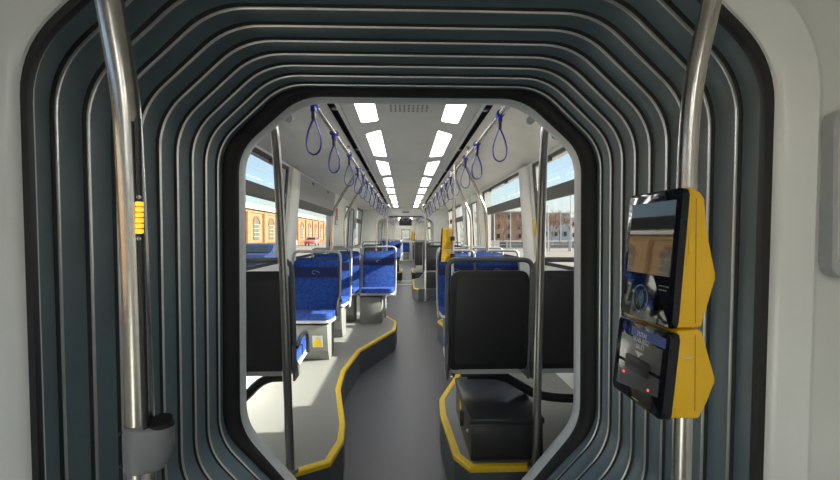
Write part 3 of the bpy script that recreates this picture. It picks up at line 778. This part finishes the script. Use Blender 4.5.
v3 = copy_tree(v2); v3.location = (0.34, 16.4, 1.20); v3['label'] = 'tiny yellow validator far down the second car, right of the end door'
pole('tiny pole holding the farthest yellow validator', [(0.34, 16.4, 2.09), (0.34, 16.4, 1.2), (0.34, 16.4, 0.0)], 0.015)

# ------------------------------------------------------------------ wall items
# framed panel at the right edge of the photograph
e = empty('wall_panel', (0.955, 0.936, 1.40))
pr = rounded([(-0.105, -0.092), (0.16, -0.092), (0.16, 0.262), (-0.105, 0.262)], 0.04, 6)
o = MB(); o.prism([(p.x, p.y) for p in pr], 'y', -0.035, 0.0, None, 0.010, 3); o.build('frame', 'ltgrey', e)
pr = rounded([(-0.094, -0.060), (0.15, -0.060), (0.15, 0.232), (-0.094, 0.232)], 0.012, 4)
o = MB(); o.prism([(p.x, p.y) for p in pr], 'y', -0.040, -0.034, None, 0.003, 2); o.build('face', 'portal', e)
tag(e, 'rounded grey framed panel on the white wall at the right edge', 'wall panel')
# red emergency sign on the left wall
e = empty('emergency_sign', (-1.170, 7.60, 1.76), 0)
o = MB(); o.box(-0.012, 0.0, -0.13, 0.13, -0.19, 0.17, None, 0.003); o.build('backing', 'signgrey', e)
o = MB(); o.box(0.0, 0.004, -0.10, 0.11, 0.0, 0.15, None, 0.002); o.box(0.0, 0.004, -0.03, 0.05, -0.10, 0.0, None, 0.002); o.build('red_mark', 'red', e)
o = MB(); o.box(0.0, 0.003, -0.12, 0.12, -0.18, -0.115, None, 0.001); o.build('white_field', 'whitepaint', e)
tag(e, 'red and grey emergency sign on the left wall panel behind the bent poles', 'sign')
e = empty('emergency_sign', (-1.170, 10.42, 1.70))
o = MB(); o.box(-0.012, 0.0, -0.10, 0.10, -0.16, 0.14, None, 0.003); o.build('backing', 'signgrey', e)
o = MB(); o.box(0.0, 0.004, -0.07, 0.07, -0.02, 0.11, None, 0.002); o.build('red_mark', 'red', e)
tag(e, 'smaller red sign farther along the left wall past the doors', 'sign')
# amber/yellow markers on window pillars
for (x, y, z, lb) in ((-1.208, 4.55, 1.45, 'small yellow marker on the white pillar between the two left windows'), (1.208, 4.24, 1.46, 'small yellow marker on the white pillar between the two right windows')):
    s = 1 if x > 0 else -1
    o = MB().box(x-0.004, x+0.004, y-0.05, y+0.05, z-0.07, z+0.09, None, 0.003)
    o = o.build('pillar_marker', 'yellow'); o.location.x = -s*(0.012+0.007); tag(o, lb, 'marker')
# white vertical cover strips standing in front of the pillars
for (x, y, lb) in ((-1.19, 4.63, 'white pillar cover strip between the two left windows'), (1.19, 4.40, 'white pillar cover strip between the two right windows')):
    s = 1 if x > 0 else -1
    o = MB(); L = []
    for z, xx, w in ((0.26, 1.205, 0.20), (1.1, 1.200, 0.19), (1.5, 1.175, 0.17), (2.06, 1.130, 0.15)):
        L.append([(s*xx, y-w, z), (s*(xx-0.012), y-w+0.02, z), (s*(xx-0.012), y+w-0.02, z), (s*xx, y+w, z), (s*(xx+0.03), y+w, z), (s*(xx+0.03), y-w, z)])
    o.loft(L); o = o.build('pillar_cover', 'white'); tag(o, lb, 'pillar cover')
# perforated vent in the ceiling
e = empty('ceiling_vent', (0.0, 2.62, 2.15))
MB().box(-0.14, 0.12, -0.14, 0.13, -0.003, 0.001, None, 0.001).build('plate', 'ceil', e)
o = MB()
for i in range(9):
    for j in range(8):
        o.disc((-0.115+0.0265*i, -0.11+0.031*j, -0.0040), 'z', 0.0068, 0.0015, None, 8)
o.build('perforations', 'dark', e)
tag(e, 'perforated speaker vent in the middle of the ceiling between the first lights', 'vent')
o = MB().box(-0.09, 0.09, 12.488, 12.50, 2.02, 2.05, None, 0.003).build('lintel_plate', 'dark'); tag(o, 'tiny dark plate on the pale lintel at the end of the ceiling', 'plate')
# passenger display
e = empty('passenger_display', (0.0, 15.8, 1.86))
MB().box(-0.22, 0.22, -0.04, 0.04, -0.13, 0.13, None, 0.01).build('housing', 'dark', e)
MB().box(-0.20, 0.20, -0.045, -0.04, -0.11, 0.11, None, 0.002).build('screen', 'screen2', e)
MB().tube([(0, 0, 0.12), (0, 0, 0.285)], 0.02, None, 10).build('bracket', 'dark', e)
tag(e, 'dark passenger information display hanging over the aisle in the far car', 'display')

# ------------------------------------------------------------------ outside
GZ = -0.38
struct(MB().box(-160, 160, -120, 320, GZ-0.2, GZ).build('ground', 'gravel'))
# long brick depot on the left
bx = -20.7
bld = empty('brick_depot', (bx, 45, GZ)); bl = Vector(bld.location)
def BP(mb, name, m, par=None):
    ob = mb.build(name, m, par or bld, smooth=False); ob.data.transform(Matrix.Translation(-bl)); return ob
YA, YB = -38.0, 130.0
BP(MB().box(bx-14, bx, YA, YB, GZ, 5.0), 'wall', 'ochre')
BP(MB().prism([(bx+0.5, 4.9), (bx+0.55, 5.35), (bx-7, 7.2), (bx-14.5, 5.35), (bx-14.5, 4.9)], 'y', YA-0.5, YB+0.5), 'roof', 'roofw')
BP(MB().box(bx, bx+0.12, YA, YB, 4.45, 4.9), 'cornice', 'ochre')
BP(MB().box(bx, bx+0.10, YA, YB, GZ, 0.35), 'plinth', 'brick')
y = YA+3.5; k = 0
while y < YB-2:
    R_ = 1.25
    o = MB(); arc = [(y+R_*math.cos(a), 2.9+0.9*math.sin(a)) for a in [PI*j/10 for j in range(11)]]
    o.prism([(y+R_, 0.7)]+arc+[(y-R_, 0.7)], 'x', bx-0.02, bx+0.05)
    w = BP(o, 'window', 'arch')
    o = MB()
    for q in (-0.62, 0, 0.62): o.box(bx+0.05, bx+0.09, y+q-0.05, y+q+0.05, 0.75, 3.65)
    for z in (1.2, 1.75, 2.3, 2.85): o.box(bx+0.05, bx+0.09, y-R_, y+R_, z-0.05, z+0.05)
    BP(o, 'glazing_bars', 'mull', w)
    o = MB(); a2 = [(y+(R_+0.28)*math.cos(a), 2.9+1.18*math.sin(a)) for a in [PI*j/10 for j in range(11)]]
    arc1 = [(y+R_*math.cos(a), 2.9+0.9*math.sin(a)) for a in [PI*j/10 for j in range(11)]]
    L1 = [(bx+0.02, *p) for p in a2]; L2 = [(bx+0.12, *p) for p in a2]; L3 = [(bx+0.12, *p) for p in arc1]; L4 = [(bx+0.02, *p) for p in arc1]
    o.loft([L1, L2, L3, L4], closed=False); BP(o, 'brick_arch', 'brick', w)
    o = MB()
    for q in (-0.55, 0.55): o.box(bx, bx+0.14, y+3.5+q-0.16, y+3.5+q+0.16, GZ, 4.6, 'brick')
    o.box(bx, bx+0.22, y+3.5-0.39, y+3.5+0.39, GZ, 4.6, 'ochre'); BP(o, 'pilaster', None)
    y += 7.0
tag(bld, 'long ochre and orange brick depot with arched windows outside the left windows', 'building')

def car_out(name, m, x, y, rz, label, L=4.1, Wd=1.75, H=1.45):
    e = empty(name, (x, y, GZ), rz); tag(e, label, 'car', 'parked cars outside')
    prof = [(-L/2, 0.35), (-L/2, 0.75), (-L/2+0.15, 0.95), (-L/2+1.05, 1.0), (-L/2+1.6, H-0.03), (-L/2+2.2, H), (L/2-0.7, H-0.04), (L/2-0.1, 1.0), (L/2, 0.8), (L/2, 0.35)]
    o = MB(); o.prism([(a, b) for a, b in prof], 'y', -Wd/2, Wd/2, None, 0.06, 2)
    for v in o.bm.verts:
        if v.co.z > 1.0: v.co.y *= 1-0.28*(v.co.z-1.0)
    o.build('body', m, e)
    wp = [(-L/2+1.22, 1.02), (-L/2+1.68, H-0.08), (L/2-0.75, H-0.09), (L/2-0.28, 1.02)]
    for s in (-1, 1):
        o = MB(); o.prism(wp, 'y', s*Wd/2*0.90, s*(Wd/2+0.004)); 
        for v in o.bm.verts: v.co.y *= 1-0.26*(v.co.z-1.0)
        o.build('side_window', 'carglass', e)
    for (xa, xb) in (((L/2-0.06, L/2-0.62)), ((-L/2+1.02, -L/2+1.55))):
        sgn = 1 if xa > 0 else -1
        o = MB(); o.poly([(xa+sgn*0.02, -0.68, 1.03), (xa+sgn*0.02, 0.68, 1.03), (xb+sgn*0.05, 0.6, H-0.09), (xb+sgn*0.05, -0.6, H-0.09)]); o.build('windscreen', 'carglass', e)
    for a in (-L/2+0.8, L/2-0.8):
        for s in (-1, 1):
            o = MB(); o.disc((a, s*(Wd/2-0.1), 0.32), 'y', 0.32, s*0.13, None, 20); w = o.build('wheel', 'dark', e)
            o = MB(); o.disc((a, s*(Wd/2+0.03), 0.32), 'y', 0.18, s*0.01, None, 14); o.build('hub', 'galv', w)
    return e
car_out('parked_car', 'carblue', -6.75, 21.0, PI/2, 'dark blue parked car seen over the left dark grey seat', H=1.40)
car_out('parked_car', 'carwhite', -11.0, 27.0, PI/2, 'white parked car beyond the dark blue car by the brick depot')
car_out('parked_car', 'carred', -15.5, 76.0, PI/2, 'pale red parked car far off by the brick depot, through the second left window')
car_out('parked_car', 'carwhite', -16.0, 62.0, PI/2, 'white parked car at the foot of the brick depot, before the pale red car')
# fence on the right
e = empty('street_fence', (24, 50, GZ)); tag(e, 'dark railing with pale posts across the street outside the right windows', 'fence')
for z in (1.05, 0.75, 0.35): MB().tube([(-18, -3.5, z), (2, 0.5, z), (28, 4, z)], 0.05 if z > 1 else 0.035, None, 6).build('fence_rail', 'fence', e)
for k in range(20):
    x = -18+46*k/19; y = -3.5+(x+18)*4.0/20 if x < 2 else 0.5+(x-2)*3.5/26
    MB().box(x-0.09, x+0.09, y-0.06, y+0.06, 0, 1.15).build('fence_post', 'galv', e)
o = MB(); o.box(-70, 90, 62, 66, GZ, GZ+0.9); hg = o.build('low_wall', 'fence'); hg.location = (70+14, 0, 0); tag(hg, 'long low dark wall behind the railing on the right', 'wall')
# lamp posts and catenary masts
def mast(x, y, h, label, arm=None, m='galv', r=0.07):
    e = empty('lamp_post' if arm else 'catenary_mast', (x, y, GZ)); tag(e, label, 'post')
    MB().tube([(0, 0, 0), (0, 0, h)], [r, r*0.6], None, 8).build('mast', m, e)
    if arm:
        MB().tube(smooth_path([(0, 0, h-0.05), (-0.6, 0, h+0.25), (-arm, 0, h+0.45)], 2), r*0.45, None, 6).build('arm', m, e)
        MB().box(-arm-0.7, -arm, -0.15, 0.15, h+0.40, h+0.52, None, 0.03).build('lamp_head', m, e)
mast(17.9, 48, 6.0, 'tall street lamp with a long curved arm near the right edge of the window', 2.2)
mast(13.0, 55, 4.6, 'pale mast seen through the second right window', None)
mast(24.5, 70, 5.4, 'slim mast standing between the blocks and the trees on the right', None)
mast(15.4, 48, 5.0, 'pale mast just right of the white pillar outside', None)
mast(10.4, 52, 4.8, 'slim pale mast at the left of the second right window', None)
# buildings on the right
def block(x, y, w, d, h, m, label):
    e = empty('apartment_block', (x, y, GZ)); tag(e, label, 'building')
    MB().box(-w/2, w/2, -d/2, d/2, 0, h).build('wall', m, e, smooth=False)
    MB().box(-w/2-0.3, w/2+0.3, -d/2-0.3, d/2+0.3, h, h+0.4).build('roof', 'concrete', e, smooth=False)
    nx = max(2, int(w/3)); nz = max(2, int(h/3))
    for i in range(nx):
        for j in range(nz):
            xx = -w/2+w*(i+0.5)/nx; zz = h*(j+0.5)/nz
            MB().box(xx-0.45, xx+0.45, -d/2-0.05, -d/2+0.02, zz-0.7, zz+0.7).build('window', 'carglass', e, smooth=False)
block(49, 150, 9, 12, 8.6, 'concrete', 'grey blue apartment block beyond the bare trees on the right')
block(60, 155, 10, 12, 7.2, 'roofw', 'pale apartment block right of the grey blue block')
block(35.5, 150, 14, 12, 9.0, 'redblock', 'reddish brick block seen through the second right window')
# bare trees
def tree_mesh(seed, H=6.0):
    rnd = random.Random(seed); o = MB()
    def grow(p, d, L, r, lv):
        q = p+d*L; o.tube([p, (p+q)/2+Vector((rnd.uniform(-1, 1), rnd.uniform(-1, 1), 0))*L*0.05, q], [r, r*0.8, r*0.6], None, 4, caps=False)
        if lv == 0: return
        for k in range(4 if lv > 1 else 5):
            a = rnd.uniform(0, 2*PI); t = rnd.uniform(0.35, 0.75)
            nd = (d + Vector((math.cos(a), math.sin(a), rnd.uniform(0, 0.5)))*t*1.2).normalized()
            grow(p+d*L*rnd.uniform(0.55, 1.0), nd, L*rnd.uniform(0.6, 0.8), r*0.55, lv-1)
    grow(Vector((0, 0, 0)), Vector((0, 0, 1)), H*0.33, 0.13, 4)
    return o
protos = []
for k in range(3):
    e = empty('bare_tree', (0, 0, GZ)); tree_mesh(k+3, 8.5).build('branches', 'bark', e); protos.append(e)
spots = [(13, 75), (16.5, 82), (19, 70), (22, 84), (24.5, 74), (27, 88), (30, 80), (32, 92), (34, 76), (37, 90), (40, 84), (21, 95), (27, 98), (43, 95), (17, 96), (12, 90)]
tl = ['leftmost in the second window', 'second from the left', 'behind the pale mast', 'tall and forked behind the railing', 'left of the white pillar', 'hidden behind the white pillar', 'just right of the pillar', 'before the grey block', 'near the right portal pole', 'right of the portal pole', 'beside the tall lamp', 'far back on the left', 'far back in the middle', 'far back on the right edge', 'farthest left at the back', 'behind the leftmost tree']
for i, (x, y) in enumerate(spots):
    e = protos[i] if i < 3 else copy_tree(protos[i % 3])
    e.location = (x, y, GZ); s = random.uniform(0.85, 1.15); e.scale = (s, s, s*0.9); e.rotation_euler.z = random.uniform(0, 6)
    tag(e, 'bare brown winter tree outside the right windows, '+tl[i], 'tree', 'bare trees across the street')

# ------------------------------------------------------------------ sun and sky
sd = bpy.data.lights.new('sun', 'SUN'); sd.energy = 12.0; sd.angle = math.radians(0.6); sd.color = (1, 0.93, 0.80)
so = bpy.data.objects.new('sun', sd); COL.objects.link(so)
trav = Vector((-1.0, 0.07, -0.48)).normalized()
so.rotation_euler = trav.to_track_quat('-Z', 'Y').to_euler(); so.location = (10, -3, 12)
w = bpy.data.worlds.new('world'); sc.world = w; w.use_nodes = True; nt = w.node_tree
bg = nt.nodes['Background']
sky = nt.nodes.new('ShaderNodeTexSky'); sky.sky_type = 'NISHITA'; sky.sun_disc = False
sky.sun_elevation = math.radians(25); sky.sun_rotation = math.atan2(1.0, -0.07); sky.air_density = 1.0; sky.dust_density = 1.0
tc = nt.nodes.new('ShaderNodeTexCoord'); mp = nt.nodes.new('ShaderNodeMapping'); mp.inputs['Scale'].default_value = (2.2, 2.2, 7.0)
nz = nt.nodes.new('ShaderNodeTexNoise'); nz.inputs['Scale'].default_value = 1.6; nz.inputs['Detail'].default_value = 7
rp = nt.nodes.new('ShaderNodeValToRGB'); rp.color_ramp.elements[0].position = 0.42; rp.color_ramp.elements[1].position = 0.72
rp.color_ramp.elements[0].color = (0, 0, 0, 1); rp.color_ramp.elements[1].color = (0.75, 0.75, 0.75, 1)
mx = nt.nodes.new('ShaderNodeMixRGB'); mx.inputs[2].default_value = (3.6, 3.8, 4.2, 1)
nt.links.new(tc.outputs['Generated'], mp.inputs['Vector']); nt.links.new(mp.outputs['Vector'], nz.inputs['Vector'])
nt.links.new(nz.outputs['Fac'], rp.inputs['Fac']); nt.links.new(rp.outputs['Color'], mx.inputs[0])
nt.links.new(sky.outputs[0], mx.inputs[1]); nt.links.new(mx.outputs[0], bg.inputs['Color'])
bg.inputs['Strength'].default_value = 0.125

# ------------------------------------------------------------------ camera
cam = bpy.data.cameras.new('camera'); co = bpy.data.objects.new('camera', cam); COL.objects.link(co)
cam.sensor_width = 36; cam.lens = 36*450/840; cam.clip_start = 0.05; cam.clip_end = 600
co.location = (CX, 0, EYE)
co.rotation_euler = (PI/2-math.atan(5/450), 0, -math.atan(15.5/450))
sc.camera = co
sc.view_settings.view_transform = 'Standard'; sc.view_settings.look = 'None'; sc.view_settings.gamma = 1.0
sc.view_settings.exposure = 0.85
sc.cycles.max_bounces = 10; sc.cycles.transparent_max_bounces = 16
sc.cycles.sample_clamp_indirect = 6.0
